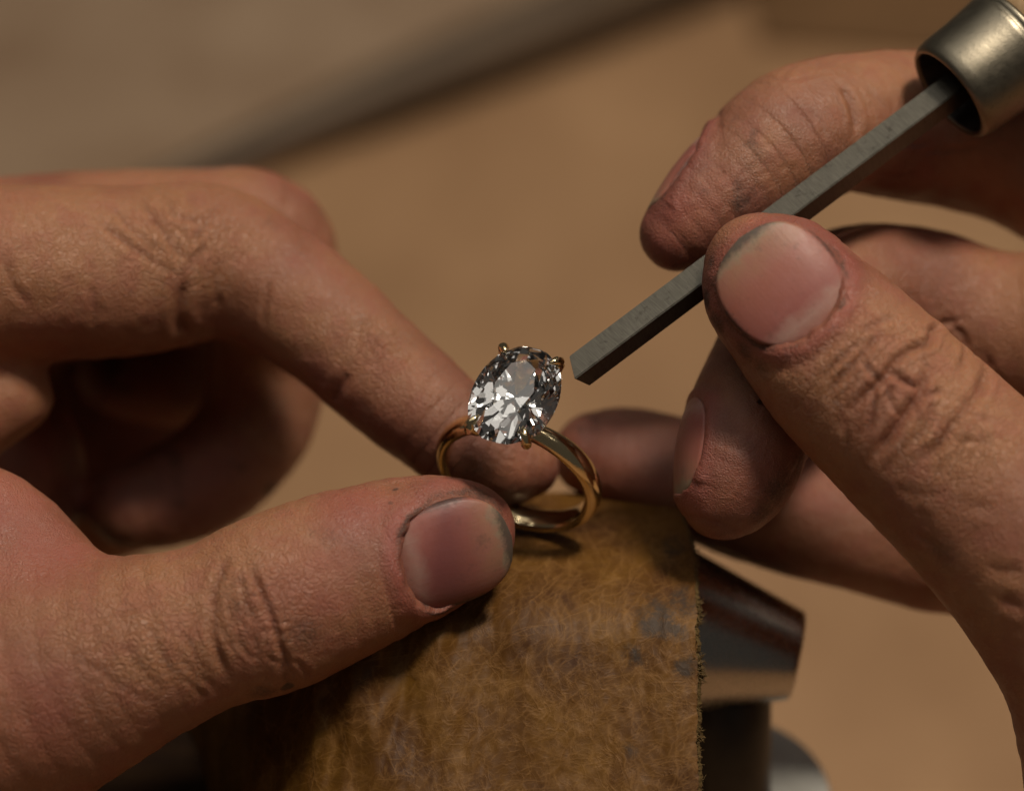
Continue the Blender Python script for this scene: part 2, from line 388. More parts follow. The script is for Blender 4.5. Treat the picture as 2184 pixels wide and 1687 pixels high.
def build_hand(root_name, fingers, palm, nails, creases, smudges, reds, ridges, knuckles, h=0.112):
    names = list(fingers); fl = list(fingers.values())
    lo = np.min([f.lo for f in fl] + [b.lo for b in palm], 0) - 0.3; hi = np.max([f.hi for f in fl] + [b.hi for b in palm], 0) + 0.3
    # leave away what lies far outside the picture
    lo = np.maximum(lo, [-7.9, -6.6, -9.5]); hi = np.minimum(hi, [7.9, 6, 3.5])
    def F(X):
        d = hand_sdf(X, fl, palm)
        cut = np.maximum.reduce([X[:, 0] - (hi[0] - 0.25), (lo[0] + 0.25) - X[:, 0], (lo[1] + 0.25) - X[:, 1], X[:, 1] - (hi[1] - 0.25)])
        return np.maximum(d, cut)
    v, f = surface_nets(F, lo, hi, h)
    me = mesh('base', v, f); tmp = bpy.data.objects.new('tmp', me); COL.objects.link(tmp)
    md = tmp.modifiers.new('s', 'SUBSURF'); md.levels = 2
    dg = bpy.context.evaluated_depsgraph_get(); me2 = bpy.data.meshes.new_from_object(tmp.evaluated_get(dg))
    bpy.data.objects.remove(tmp)
    n = len(me2.vertices); X = np.empty(n * 3, np.float32); me2.vertices.foreach_get('co', X); X = X.reshape(-1, 3).astype(float)
    for it in range(3):
        me2.vertices.foreach_set('co', X.ravel().astype(np.float32)); me2.update()
        N = np.empty(n * 3, np.float32); me2.vertices.foreach_get('normal', N); N = N.reshape(-1, 3).astype(float)
        X -= np.clip(F(X), -0.05, 0.05)[:, None] * N * 0.8
    me2.vertices.foreach_set('co', X.ravel().astype(np.float32)); me2.update()
    # one relaxing pass where the distance field has corners
    N = np.empty(n * 3, np.float32); me2.vertices.foreach_get('normal', N); N = N.reshape(-1, 3).astype(float)
    # which finger, how far from its tip, and at which angle from its back
    own = np.full(n, -1); bd = np.full(n, 1e9); fu = np.zeros(n); ang = np.zeros(n); rad = np.ones(n)
    for i, fi in enumerate(fl):
        w = np.where(((X > fi.lo - 0.8) & (X < fi.hi + 0.8)).all(1))[0]
        if not len(w): continue
        d, L, a, r = fi.eval(X[w], True); m = d < bd[w]; w = w[m]
        bd[w] = d[m]; own[w] = i; fu[w] = L[m]; ang[w] = a[m]; rad[w] = r[m]
    disp = np.zeros(n); cre = np.zeros(n); dirt = np.zeros(n); red = np.zeros(n)
    ridge = np.zeros(n); rmask = np.zeros(n)
    # soft unevenness of the flesh
    disp += 0.030 * vnoise(X, 0.9, 1) + 0.012 * vnoise(X, 2.4, 2) + 0.005 * fbm(X, 6.0, 3, 2)
    # nails press into the flesh
    Xd = X.copy()
    for nl in nails:
        i = names.index(nl['finger']); fi = fl[i]; c, t, d, s, rd, rs = nail_frame(fi, nl)
        q = X - c; u, w, hgt = q @ s, q @ t, q @ d
        near = (own == i) & (hgt > 0) & (np.abs(w) < nl['hl'] * 1.7) & (fu < nl['L'] + nl['hl'] * 1.7)
        o = nail_outline(nl, u, w) + 0.05 * vnoise(X, 4.0, 31) + 0.025 * vnoise(X, 11.0, 32); H = nail_height(nl, u, w, rd, rs)
        inside = np.clip((1.03 - o) / 0.10, 0, 1); inside = inside * inside * (3 - 2 * inside)
        tgt = H - 0.045
        mv = np.where(near, (tgt - hgt) * inside, 0)
        mv = np.where(w > nl['hl'] * 0.8, np.minimum(mv, 0), mv)
        Xd += mv[:, None] * d
        lip = np.exp(-((o - 1.15) / 0.10) ** 2) * np.where(w < nl['hl'] * 0.75, 1, 0) * near
        disp += nl.get('lip', 0.02) * lip
        red += 0.8 * np.exp(-((o - 1.15) / 0.2) ** 2) * near
        disp -= 0.02 * np.exp(-((o - 1.42) / 0.1) ** 2) * near * (w < 0)
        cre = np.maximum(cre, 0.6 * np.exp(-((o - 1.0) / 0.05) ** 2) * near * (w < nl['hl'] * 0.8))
        dirt = np.maximum(dirt, nl.get('edge', 0.5) * np.exp(-((o - 1.05) / 0.06) ** 2) * near * (0.5 + 0.5 * vnoise(X, 3.0, 5)))
    bvh = BVHTree.FromPolygons([Vector(p) for p in Xd], [tuple(p.vertices) for p in me2.polygons])
    kd = KDTree(n)
    for i in range(n): kd.insert(Xd[i], i)
    kd.balance()
    for pl, wd, dep, dr in creases:
        wd *= 0.9
        pts = [p for p in stroke_points(bvh, pl)]; m = len(pts); best = {}
        for j, p in enumerate(pts):
            if p is None: continue
            tj = j / max(1, m - 1); amp = min(1, 5 * min(tj + 0.03, 1.03 - tj))
            amp *= 0.85 + 0.4 * noise.noise((p[0] * 2.2, p[1] * 2.2, 3.1))
            for co, i, dist in kd.find_range(p, wd * 3.2):
                val = best.get(i)
                if val is None or dist < val[0]: best[i] = (dist, amp)
        for i, (dist, amp) in best.items():
            x = dist / wd
            disp[i] += 1.3 * amp * dep * (-math.exp(-abs(x) ** 1.5 * 1.1) + 0.28 * math.exp(-((x - 2.1) / 0.9) ** 2))
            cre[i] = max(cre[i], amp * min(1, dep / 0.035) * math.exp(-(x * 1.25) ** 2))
            if dr: dirt[i] = max(dirt[i], 0.45 * dr * amp * math.exp(-(x * 0.8) ** 2))
    for (px, py, r, a) in smudges:
        hit = stroke_points(bvh, [(px, py), (px + 1, py)])[0]
        if hit is None: continue
        rr = r / S
        for co, i, dist in kd.find_range(hit, rr * 1.3): dirt[i] = max(dirt[i], a * max(0, 1 - (dist / (rr * 1.3)) ** 2))
    for (px, py, r, a) in reds:
        hit = stroke_points(bvh, [(px, py), (px + 1, py)])[0]
        if hit is None: continue
        rr = r / S
        for co, i, dist in kd.find_range(hit, rr * 1.3): red[i] = max(red[i], a * max(0, 1 - (dist / (rr * 1.3)) ** 2))
    for fn, L0, L1, per, slant in ridges:
        i = names.index(fn); m = own == i
        arc = np.abs(np.abs(ang) - 0) * rad
        w = np.clip((np.abs(ang) - 0.9) / 0.5, 0, 1) * np.clip((L1 - fu) / 0.4, 0, 1)
        rmask = np.where(m, w, rmask)
        ridge = np.where(m, 2 * math.pi / per * (arc * slant + np.sqrt((fu - L0) ** 2 + (0.6 * (np.pi - np.abs(ang)) * rad) ** 2)), ridge)
    for i, fi in enumerate(fl):                 # blood shows at the tips
        red = np.maximum(red, np.where((own == i), 0.55 * np.clip(1 - fu / 1.3, 0, 1) * np.clip((np.abs(ang) - 0.7), 0, 1), 0))
    Xf = Xd + disp[:, None] * N
    me2.vertices.foreach_set('co', Xf.ravel().astype(np.float32)); me2.update()
    me2.polygons.foreach_set('use_smooth', [True] * len(me2.polygons))
    worn = np.zeros(n)
    for i, fi in enumerate(fl):
        worn = np.where(own == i, np.clip(1.15 - fu / (1.5 if names[i] == 'thumb' else 3.2), 0, 1), worn)
    worn *= np.clip(0.62 + 0.6 * fbm(X, 1.6, 41, 4), 0, 1)
    knu = np.zeros(n)
    for (px, py, r) in knuckles:
        hit = stroke_points(bvh, [(px, py), (px + 1, py)])[0]
        if hit is not None: knu = np.maximum(knu, np.exp(-(np.linalg.norm(X - hit, axis=1) / (r / S)) ** 2))
    dirt = np.maximum(dirt, 0.55 * np.clip(fbm(X, 2.2, 51, 4) - 0.15, 0, 1) * np.clip(worn * 1.5, 0, 1))
    attr(me2, 'knuckle', knu)
    attr(me2, 'worn', worn); attr(me2, 'tone', np.clip(0.5 + 0.42 * fbm(X, 0.9, 11, 2), 0, 1)); attr(me2, 'blotch', np.clip(0.5 + 0.5 * fbm(X, 4.0, 21, 4), 0, 1)); attr(me2, 'crease', cre); attr(me2, 'dirt', np.clip(dirt, 0, 1)); attr(me2, 'red', np.clip(red, 0, 1)); attr(me2, 'ridge', ridge); attr(me2, 'ridge_mask', rmask)
    attr(me2, 'fuv', np.stack([fu, ang * rad, own * 7.0], 1), 'FLOAT_VECTOR')
    me2.name = 'skin'
    hand = obj(root_name, me2, None, SKIN)
    for nl in nails:
        i = names.index(nl['finger']); c, t, d, s, rd, rs = nail_frame(fl[i], nl)
        nu, nv = 29, 33; vs, uu, vv = [], [], []
        for side in (0, 1):
            for a in range(nv):
                for b in range(nu):
                    y = -1 + 2 * a / (nv - 1); x = -1 + 2 * b / (nu - 1)
                    ee = nl.get('edist', 4.0) if y > 0 else nl.get('eprox', 2.4)
                    yy = math.sin(y * math.pi / 2); lim = max(0.0, 1 - abs(yy) ** ee) ** (1 / ee)
                    u = x * max(lim, 0.02) * nl['hw']; v_ = yy * nl['hl']
                    if y > 0 and nl.get('free'): v_ += nl['free'] * max(0, yy - 0.5) * 2 * (1 - 0.3 * x * x)
                    hgt = nail_height(nl, np.array(u), np.array(v_), rd, rs) - 0.035 * side - 0.02 * max(0, -yy) ** 4 - 0.012 * abs(x) ** 6
                    vs.append(c + u * s + v_ * t + hgt * d); uu.append(u / nl['hw']); vv.append(yy)
        fs = []
        for side in (0, 1):
            o = side * nu * nv
            for a in range(nv - 1):
                for b in range(nu - 1):
                    q = [o + a * nu + b, o + a * nu + b + 1, o + (a + 1) * nu + b + 1, o + (a + 1) * nu + b]
                    fs.append(q if side else q[::-1])
        rim = [b for b in range(nu)] + [a * nu + nu - 1 for a in range(1, nv)] + [(nv - 1) * nu + b for b in range(nu - 2, -1, -1)] + [a * nu for a in range(nv - 2, 0, -1)]
        for a, b in zip(rim, rim[1:] + rim[:1]): fs.append([a, b, b + nu * nv, a + nu * nv])
        nm = mesh('fingernail', vs, fs); uu, vv = np.array(uu), np.array(vv)
        bm = bmesh.new(); bm.from_mesh(nm); bmesh.ops.recalc_face_normals(bm, faces=bm.faces); bm.to_mesh(nm); bm.free()
        attr(nm, 'nail_u', uu); attr(nm, 'nail_v', vv); attr(nm, 'nail_uv', np.stack([uu, vv, uu * 0 + i], 1), 'FLOAT_VECTOR')
        attr(nm, 'bruise', nl.get('bruise', 0) * np.clip(1.25 - np.abs(vv + 0.25) * 1.5 - 0.25 * uu, 0, 1) * np.clip((vv + 0.72 + 0.4 * uu) * 2.6, 0, 1))
        attr(nm, 'nail_dirt', np.clip(nl.get('grime', 0.5) * np.clip((np.maximum(np.abs(uu) ** 4 * 0.8, np.maximum(vv, 0) ** 3) - 0.35) * 1.6, 0, 1), 0, 1))
        obj('fingernail', nm, hand, NAIL)
    return hand

# --- the hand that works the tool
UPL = (-0.57, 0.82, -0.22)
rh_f = {
 'thumb': Sweep([(1622, 572, -0.02, 118), (1662, 620, 0.02, 160), (1735, 700, 0.10, 178), (1835, 800, 0.20, 196), (1960, 925, 0.30, 205), (2108, 1068, 0.35, 215), (2250, 1225, 0.3, 222), (2378, 1440, 0.1, 235), (2455, 1700, -0.2, 268), (2500, 1980, -0.6, 300)],
          (-0.05, 0.05, 1.0), 1.0, 1.0, 0.9),
 'index': Sweep([(1452, 492, -1.38, 82), (1500, 448, -1.42, 112), (1590, 372, -1.55, 134), (1690, 298, -1.8, 150), (1800, 262, -2.2, 148), (1930, 268, -2.85, 158), (2070, 285, -3.3, 165), (2230, 330, -3.4, 175), (2480, 480, -2.9, 190)], UPL, 1.02, 1.05, 0.8),
 'middle': Sweep([(1546, 1050, -0.75, 95), (1562, 1000, -0.8, 132), (1592, 920, -0.95, 138), (1625, 830, -1.35, 130), (1685, 730, -1.9, 138), (1790, 640, -2.4, 146), (1935, 628, -2.8, 146), (2100, 690, -2.9, 155), (2400, 800, -2.5, 180)],
          [(-0.93, 0.05, 0.22)] * 3 + [(-0.8, 0.3, 0.4), (-0.6, 0.6, 0.3), (-0.3, 0.9, 0.1), (0.2, 1, 0), (0.3, 1, 0), (0.3, 1, 0)], 1.02, 1.05, 0.8),
 'ring': Sweep([(1268, 965, -3.5, 92), (1325, 980, -3.5, 112), (1430, 1010, -3.5, 122), (1560, 1052, -3.5, 132), (1780, 1108, -3.5, 142), (2080, 1165, -3.5, 152), (2450, 1190, -3.2, 180)], (0.2, 1, -0.5), 1.0, 1.0, 0.8),
 'pinky': Sweep([(2290, 1330, -4.6, 85), (2350, 1340, -4.6, 110), (2450, 1360, -4.4, 130), (2600, 1360, -4.0, 140)], (0.2, 1, -0.5), 1.0, 1.0, 0.8),
}
rh_p = [Blob(2680, 950, -1.9, 1.9, 3.6, 1.7, 0.1), Blob(2620, 1550, -1.2, 1.9, 2.6, 1.6), Blob(2420, 640, -2.2, 1.1, 1.3, 1.0)]
rh_nails = [
 dict(finger='thumb', L=0.38, hw=0.70, hl=0.67, arch=0.52, wide=1.08, bend=0.12, slope=-0.05, eprox=2.2, edist=2.4, free=0.05, lip=0.016, grime=0.9, lift=0.985, edge=0.75),
 dict(finger='index', L=0.45, hw=0.50, hl=0.60, arch=0.75, wide=1.0, bend=0.16, slope=-0.22, eprox=2.4, edist=2.6, free=0.03, grime=0.8, lift=0.97, edge=0.3),
 dict(finger='middle', L=0.33, hw=0.50, hl=0.58, arch=0.75, wide=1.0, bend=0.22, slope=-0.22, eprox=2.4, edist=2.4, free=0.02, grime=0.2, lift=0.97, edge=0.2),
]
rh_creases = []
rh_smudges = []
rh_reds = []
# --- the hand that holds the ring
lh_f = {
 'thumb': Sweep([(1012, 1126, -0.42, 86), (972, 1142, -0.38, 122), (890, 1168, -0.30, 154), (740, 1222, -0.15, 180), (595, 1280, 0.0, 190), (440, 1340, 0.05, 176), (260, 1398, 0.0, 210), (60, 1470, -0.3, 262), (-180, 1560, -0.8, 310), (-420, 1640, -1.2, 330)],
          [(-0.05, -0.34, 1.0)] * 3 + [(-0.05, -0.1, 1.0)] + [(-0.05, 0.1, 1.0)] * 6, 1.0, 1.0, 0.9),
 'index': Sweep([(1118, 996, -2.15, 68), (1080, 988, -2.1, 85), (1000, 950, -2.0, 102), (905, 872, -2.05, 118), (800, 785, -2.2, 127), (692, 692, -2.4, 133), (562, 604, -2.65, 142), (440, 562, -2.75, 166), (250, 580, -2.5, 186), (50, 580, -2.2, 186), (-250, 600, -1.9, 200)],
          [(0.55, 0.8, -0.2)] * 6 + [(0.4, 0.9, -0.2)] + [(0.05, 1, -0.1)] * 4, 1.05, 1.1, 0.5),
 'middle': Sweep([(285, 1080, -4.8, 92), (345, 1062, -4.95, 108), (450, 1010, -5.1, 115), (545, 905, -5.2, 122), (574, 765, -5.2, 130), (588, 640, -4.8, 138), (556, 520, -4.5, 152), (430, 520, -4.4, 158), (200, 528, -4.2, 162), (-50, 545, -4.0, 168), (-300, 570, -3.6, 190)],
          [(0, -1, 0.2), (0.1, -1, 0.1), (0.6, -0.8, 0), (0.95, -0.3, 0), (1, 0, 0), (1, 0.2, 0), (0.6, 0.8, 0), (0.1, 1, 0), (0, 1, 0), (0, 1, 0), (0, 1, 0)], 1.0, 1.0, 0.5),
 'ring': Sweep([(250, 800, -6.9, 85), (320, 800, -7.0, 105), (420, 790, -6.9, 115), (500, 740, -6.5, 125), (510, 640, -6.0, 140), (400, 590, -6.0, 150), (150, 590, -5.8, 155), (-300, 620, -5.0, 180)], (0.7, 0.7, 0), 1.0, 1.0, 0.5),
 'pinky': Sweep([(240, 760, -8.0, 75), (290, 770, -8.1, 92), (370, 770, -7.8, 100), (420, 730, -7.1, 110), (390, 650, -7.2, 120), (260, 640, -7.2, 128), (50, 650, -7.0, 130), (-300, 680, -6.2, 160)], (0.7, 0.7, 0), 1.0, 1.0, 0.5),
}
lh_p = [Blob(-420, 900, -3.6, 2.0, 2.6, 3.2), Blob(-330, 1250, -1.8, 2.0, 2.4, 1.7), Blob(-60, 850, -2.6, 1.0, 0.62, 0.9), Blob(-70, 1222, -0.7, 1.36, 1.28, 0.9), Blob(-90, 1010, -5.2, 1.7, 1.6, 1.6), Blob(190, 930, -8.4, 2.0, 1.8, 0.8)]
lh_nails = [dict(finger='thumb', L=0.40, hw=0.64, hl=0.67, arch=0.6, wide=1.05, bend=0.14, slope=-0.08, eprox=2.6, edist=2.4, free=0.04, grime=1.0, bruise=0.75, edge=0.75, lift=0.965, lip=0.015)]
lh_creases = []
lh_smudges = []
lh_reds = []

ZA = lambda l: [(1626.5 + x * 0.2554, 560.9 + y * 0.2554) for x, y in l]
ZB = lambda l: [(392.6 + x * 0.2660, 1093.7 + y * 0.2660) for x, y in l]
ZC = lambda l: [(x * 0.4321, 280.4 + y * 0.4321) for x, y in l]
ZD = lambda l: [(1290 + x * 0.4654, y * 0.4654) for x, y in l]
ZE = lambda l: [(1290 + x * 0.4094, 729 + y * 0.4094) for x, y in l]
for l, w, d, g in [
 ([(1560,470),(1440,540),(1410,640),(1390,680),(1280,700),(1180,760),(1090,830),(1060,890),(1020,960),(950,1010),(880,1080),(800,1170),(740,1230)], .055, .050, .25),
 ([(1060,900),(1120,940),(1180,990),(1260,1030),(1310,1050)], .05, .045, .3),
 ([(1400,900),(1350,970),(1330,1050),(1300,1120),(1230,1210),(1150,1320),(1080,1420),(1000,1530),(930,1640)], .065, .065, .35),
 ([(1500,1060),(1420,1090),(1340,1120)], .045, .03, .1),
 ([(1560,500),(1660,600),(1710,720),(1690,820),(1640,900)], .05, .022, 0),
 ([(1860,780),(1890,860),(1870,950),(1820,1060),(1730,1180),(1640,1300),(1550,1420),(1440,1550),(1330,1670)], .07, .048, .1),
 ([(1000,580),(920,660),(840,750),(740,870),(660,950),(590,1030),(540,1130)], .05, .034, .1),
 ([(850,640),(740,720),(640,810),(560,880),(500,980)], .045, .022, 0),
 ([(1100,460),(960,490),(900,540),(820,580)], .045, .018, .3),
 ([(830,810),(880,890),(950,960),(980,1000)], .04, .028, .1),
 ([(940,1030),(930,1120),(910,1250),(890,1350),(830,1440)], .04, .028, .2),
 ([(1030,1020),(1040,1110),(1090,1200),(1150,1280)], .04, .018, .1),
 ([(1290,750),(1340,820),(1390,880)], .04, .018, .1),
 ([(700,1380),(690,1500),(670,1620)], .05, .010, .2),
 ([(1700,460),(1600,490),(1450,540),(1300,560)], .04, .014, 0),
 ([(720,350),(680,260),(660,200)], .03, .014, 0),
 ([(1280,1180),(1300,1300),(1290,1380)], .035, .014, 0),
 ([(1420,1160),(1400,1300),(1330,1420),(1240,1520)], .05, .020, 0),
 ([(1700,1250),(1800,1300),(1950,1330)], .05, .012, 0), ([(1600,1500),(1750,1480),(1900,1500)], .05, .012, 0),
 ]: rh_creases.append((ZA(l), w, d * 1.3, g))
for l, w, d, g in [
 ([(1090,390),(1130,470),(1150,560),(1140,610)], .07, .05, .05), ([(720,350),(850,370),(960,340),(1050,320)], .04, .010, 0),
 ([(940,500),(990,560),(1000,640)], .035, .010, 0), ([(1190,380),(1240,440),(1290,500)], .04, .014, 0), ([(1240,640),(1340,670),(1500,660)], .04, .014, 0),
 ([(1230,790),(1330,810),(1420,790)], .04, .016, 0), ([(1450,700),(1600,690),(1720,670)], .04, .012, 0), ([(870,290),(830,330),(800,370)], .05, .01, 0), ([(1050,420),(1080,500),(1100,590)], .04, .012, 0)]:
    rh_creases.append((ZD(l), w, d, g))
for l, w, d, g in [([(1500,760),(1620,800),(1740,790)], .08, .010, .1), ([(1800,820),(1950,860),(2050,850)], .08, .009, .1), ([(1980,1170),(2080,1200),(2184,1190)], .09, .018, .1), ([(1600,1000),(1750,1080)], .06, .01, 0), ([(2060,1340),(2130,1380),(2200,1400)], .09, .02, .1)]:
    rh_creases.append((ZE(l), w, d, g))
rh_smudges += [(1625, 1092, 45, .5), (1660, 1045, 55, .55), (1705, 985, 50, .55), (1585, 754, 34, .55), (1620, 785, 40, .45), (1508, 640, 26, .8), (1515, 560, 22, .6), (1530, 690, 35, .6), (1366, 455, 20, .9), (1385, 560, 30, .4), (1850, 770, 50, .25), (1920, 850, 50, .2), (1885, 690, 25, .25), (1800, 480, 30, .3), (1640, 200, 30, .25), (2010, 1180, 70, .4)]
rh_reds += [(1470, 1040, 70, .9), (1430, 440, 70, .9), (1500, 520, 60, .5), (1800, 600, 50, .6), (1560, 1110, 60, .5), (1750, 1040, 80, .3), (1400, 520, 40, .7)]
for l, w, d, g in [
 ([(520,430),(580,540),(620,650),(680,780),(710,880),(740,960),(770,1080),(810,1160),(860,1260),(900,1340)], .045, .042, .5),
 ([(470,480),(460,570),(480,680),(500,760),(540,830),(590,890)], .038, .028, .75),
 ([(510,670),(560,655),(630,660)], .028, .014, 1), 
 ([(380,320),(320,420),(270,540),(230,660),(240,780),(240,900),(250,1020),(280,1150),(330,1260),(380,1350)], .065, .038, 0),
 ([(440,940),(430,1000),(460,1070),(500,1120),(560,1180)], .036, .022, .6), ([(440,920),(490,880),(510,800)], .03, .014, .5), ([(560,950),(580,1050),(580,1180)], .035, .018, .2),
 ([(740,880),(830,870),(890,880),(920,910),(970,940)], .026, .014, .9), ([(890,880),(880,840)], .02, .01, .9), ([(920,900),(960,860),(1010,840)], .024, .012, 1), ([(760,980),(850,960),(900,920)], .03, .014, .4),
 ([(780,1170),(800,1280),(840,1380)], .05, .036, .9), ([(870,1170),(950,1230),(1020,1310)], .04, .024, .4), ([(1000,990),(1060,1060),(1040,1130)], .028, .010, .8),
 ([(0,960),(60,1080),(110,1200),(160,1320),(240,1430)], .045, .020, 0), ([(150,830),(200,950),(270,1130),(330,1290)], .045, .020, 0), ([(0,1180),(80,1290),(170,1400)], .045, .018, 0), ([(0,1330),(120,1440),(200,1500)], .045, .018, 0),
 ([(290,900),(340,1010),(400,1120)], .035, .014, 0), ([(330,600),(350,760),(400,900)], .035, .014, 0), ([(560,1380),(640,1400),(720,1420)], .04, .018, .6), ([(660,1140),(720,1190),(780,1200)], .03, .014, .3),
 ([(580,960),(660,950),(720,940)], .03, .014, .2), ([(600,800),(660,800),(700,830)], .026, .012, .3), ([(-300,900),(-220,1050),(-150,1200),(-60,1330)], .05, .016, 0), ([(-550,1000),(-420,1150),(-300,1300),(-150,1450)], .05, .014, 0), ([(-900,1150),(-700,1250),(-500,1400),(-300,1520)], .05, .014, 0)]:
    lh_creases.append((ZB(l), w, d * 0.85, g))
for l, w, d, g in [
 ([(910,740),(900,820),(885,900),(890,980),(940,1010)], .09, .04, 0), ([(480,430),(600,530),(720,620),(820,680),(900,720)], .06, .024, .1), ([(690,320),(740,400),(790,480),(850,560),(920,640)], .06, .024, .1),
 ([(830,370),(880,430),(960,450),(1010,430)], .06, .02, .2), ([(1100,350),(1040,430),(980,500),(950,560)], .05, .018, 0), ([(560,370),(640,470),(740,560),(830,620)], .05, .016, 0), ([(1330,720),(1310,840),(1290,960)], .05, .014, 0),
 ([(1720,1190),(1670,1270),(1640,1340)], .08, .045, 0), ([(30,640),(60,760),(140,860)], .06, .02, 0), ([(1020,560),(960,620),(930,700)], .05, .02, 0), ([(450,760),(470,880),(460,980)], .06, .014, 0), ([(1080,640),(1060,760),(1080,880)], .05, .012, 0)]:
    lh_creases.append((ZC(l), w, d, g))
lh_smudges += [(843, 1040, 8, .8), (833, 1070, 8, .6), (508, 1295, 30, .4), (505, 1240, 22, .35), (650, 1350, 50, .45), (612, 1462, 16, 1), (560, 1475, 45, .5), (700, 1140, 45, .35), (665, 1135, 25, .35), (905, 1285, 18, .7), (985, 1262, 40, .6), (1010, 1000, 50, .4), (580, 480, 40, .35), (640, 540, 40, .3), (770, 680, 40, .35), (880, 720, 50, .35)]
lh_reds += [(760, 1080, 90, .6), (100, 1180, 120, .6), (0, 1060, 120, .7), (640, 1250, 90, .35), (420, 1060, 150, .6), (700, 850, 90, .5), (60, 1560, 120, .4), (820, 940, 80, .5)]


tag(build_hand('hand', rh_f, rh_p, rh_nails, rh_creases, rh_smudges, rh_reds, [('index', 0.9, 3.4, 0.046, 0.25), ('middle', 0.6, 2.2, 0.046, 0.25)], [(1870, 800, 150), (2000, 980, 150), (1800, 300, 60), (1990, 620, 90)]),
    'grimy hand coming in from the right, thumb and forefinger pinching the steel graver', 'hand')
tag(build_hand('hand', lh_f, lh_p, lh_nails, lh_creases, lh_smudges, lh_reds, [('index', 0.5, 1.6, 0.046, 0.25)], [(560, 1310, 130), (250, 1420, 200), (400, 500, 150), (800, 740, 70)]),
    'hand coming in from the left, thumb with bruised nail holding the gold ring', 'hand')

# ------------------------------------------------------------------ the ring
ring = tag(empty('ring'), 'yellow gold solitaire ring with large oval diamond held between thumb and forefinger', 'ring')
STONE = P(1098, 846, 0.0)
n_ = norm(np.array([-0.03, 0.60, 0.80])); t_ = norm(np.array([0.925, -0.38, 0.02])); t_ = norm(t_ - (t_ @ n_) * n_); a_ = np.cross(n_, t_)   # outward, along the band, along the finger
HW, HL = 0.515, 0.77                                             # half width and half length of the stone
RB = 0.93; RC = STONE - n_ * (RB + 0.60)                        # middle radius and centre of the band
def rp(x, y, z): return STONE + x * t_ + y * a_ + z * n_        # x across, y along the stone, z out
vs, fs = [], []; NB, NS = 160, 20
for i in range(NB):
    th = 2 * math.pi * i / NB
    er = math.cos(th) * n_ + math.sin(th) * t_
    top = max(0, math.cos(th)) ** 6
    wa = 0.160 - 0.04 * top; wr = 0.122
    for j in range(NS):
        f = 2 * math.pi * j / NS; x, y = math.cos(f), math.sin(f)
        x = x if x > 0 else x * 0.55
        vs.append(RC + er * (RB + wr * x) + a_ * wa * y)
for i in range(NB):
    for j in range(NS):
        a, b = i * NS + j, i * NS + (j + 1) % NS; c, d = ((i + 1) % NB) * NS + (j + 1) % NS, ((i + 1) % NB) * NS + j
        fs.append((a, b, c, d))
me = mesh('band', vs, fs); bm = bmesh.new(); bm.from_mesh(me); bmesh.ops.recalc_face_normals(bm, faces=bm.faces); bm.to_mesh(me); bm.free()
obj('band', me, ring, GOLD)
# the brilliant: planes cut from a block, then stretched to an oval
bm = bmesh.new(); bmesh.ops.create_cube(bm, size=6)
def cut(no, d):
    no = Vector(no).normalized(); g = bm.verts[:] + bm.edges[:] + bm.faces[:]
    r = bmesh.ops.bisect_plane(bm, geom=g, plane_co=no * d, plane_no=no, clear_outer=True, dist=1e-6)
    ed = [e for e in r['geom_cut'] if isinstance(e, bmesh.types.BMEdge)]
    if len(ed) > 2: bmesh.ops.contextual_create(bm, geom=ed)
EL = HL / HW
def ring_cut(k, off, ang, r, z, squash=0.0):
    for i in range(k):
        a = 2 * math.pi * (i + off) / k; x, y = math.cos(a), math.sin(a) * EL
        nx, ny = math.cos(a), math.sin(a) / EL; l = math.hypot(nx, ny); nx /= l; ny /= l
        el = math.radians(ang - squash * abs(ny) + (random.uniform(-0.8, 0.8) if z < 0 else 0)); no = Vector((nx * math.sin(el), ny * math.sin(el), math.cos(el)))
        cut(no, no.dot(Vector((x * r, y * r, z))))
gh = 0.03
ring_cut(64, 0.5, 90, 1.0, 0)
cut((0, 0, 1), 0.36)
ring_cut(8, 0, 37, 0.985, gh, 4); ring_cut(16, 0.5, 43, 0.985, gh, 4)
ring_cut(8, 0.5, 23, 0.80, 0.20, 2)
prof = [(0.99, 46.5, 32, 0.5), (0.91, 44.6, 32, 0.0), (0.80, 43.2, 24, 0.5), (0.66, 42.1, 24, 0.0), (0.52, 41.2, 16, 0.5), (0.38, 40.2, 16, 0.0), (0.25, 39, 8, 0.5), (0.12, 37.5, 8, 0.0)]
z = -gh
for q, (r, an, k, off) in enumerate(prof):
    r2 = prof[q + 1][0] if q + 1 < len(prof) else 0.0
    ring_cut(k, off, 180 - an, r, z, -1.5); z -= (r - r2) * math.tan(math.radians(an)) * 0.985
for v in bm.verts:
    v.co = rp(v.co.x * HW, v.co.y * HW, v.co.z * HW)
bmesh.ops.recalc_face_normals(bm, faces=bm.faces)
obj('diamond', from_bm('diamond', bm, False), ring, DIAM)
def tube(path, rad, ns=14, closed=False):
    path = [np.array(p, float) for p in path]; vs, fs = [], []
    for i, p in enumerate(path):
        if closed: tg = norm(path[(i + 1) % len(path)] - path[i - 1])
        else: tg = norm(path[min(i + 1, len(path) - 1)] - path[max(i - 1, 0)])
        ref = n_ if abs(tg @ n_) < 0.9 else t_
        a = norm(np.cross(tg, ref)); b = np.cross(a, tg)
        r = rad[i] if hasattr(rad, '__len__') else rad
        for j in range(ns): f = 2 * math.pi * j / ns; vs.append(p + r * (math.cos(f) * a + math.sin(f) * b))
    m = len(path)
    for i in range(m if closed else m - 1):
        for j in range(ns): fs.append((i * ns + j, i * ns + (j + 1) % ns, ((i + 1) % m) * ns + (j + 1) % ns, ((i + 1) % m) * ns + j))
    if not closed: fs.append(tuple(range(ns))[::-1]); fs.append(tuple((m - 1) * ns + j for j in range(ns)))
    return vs, fs
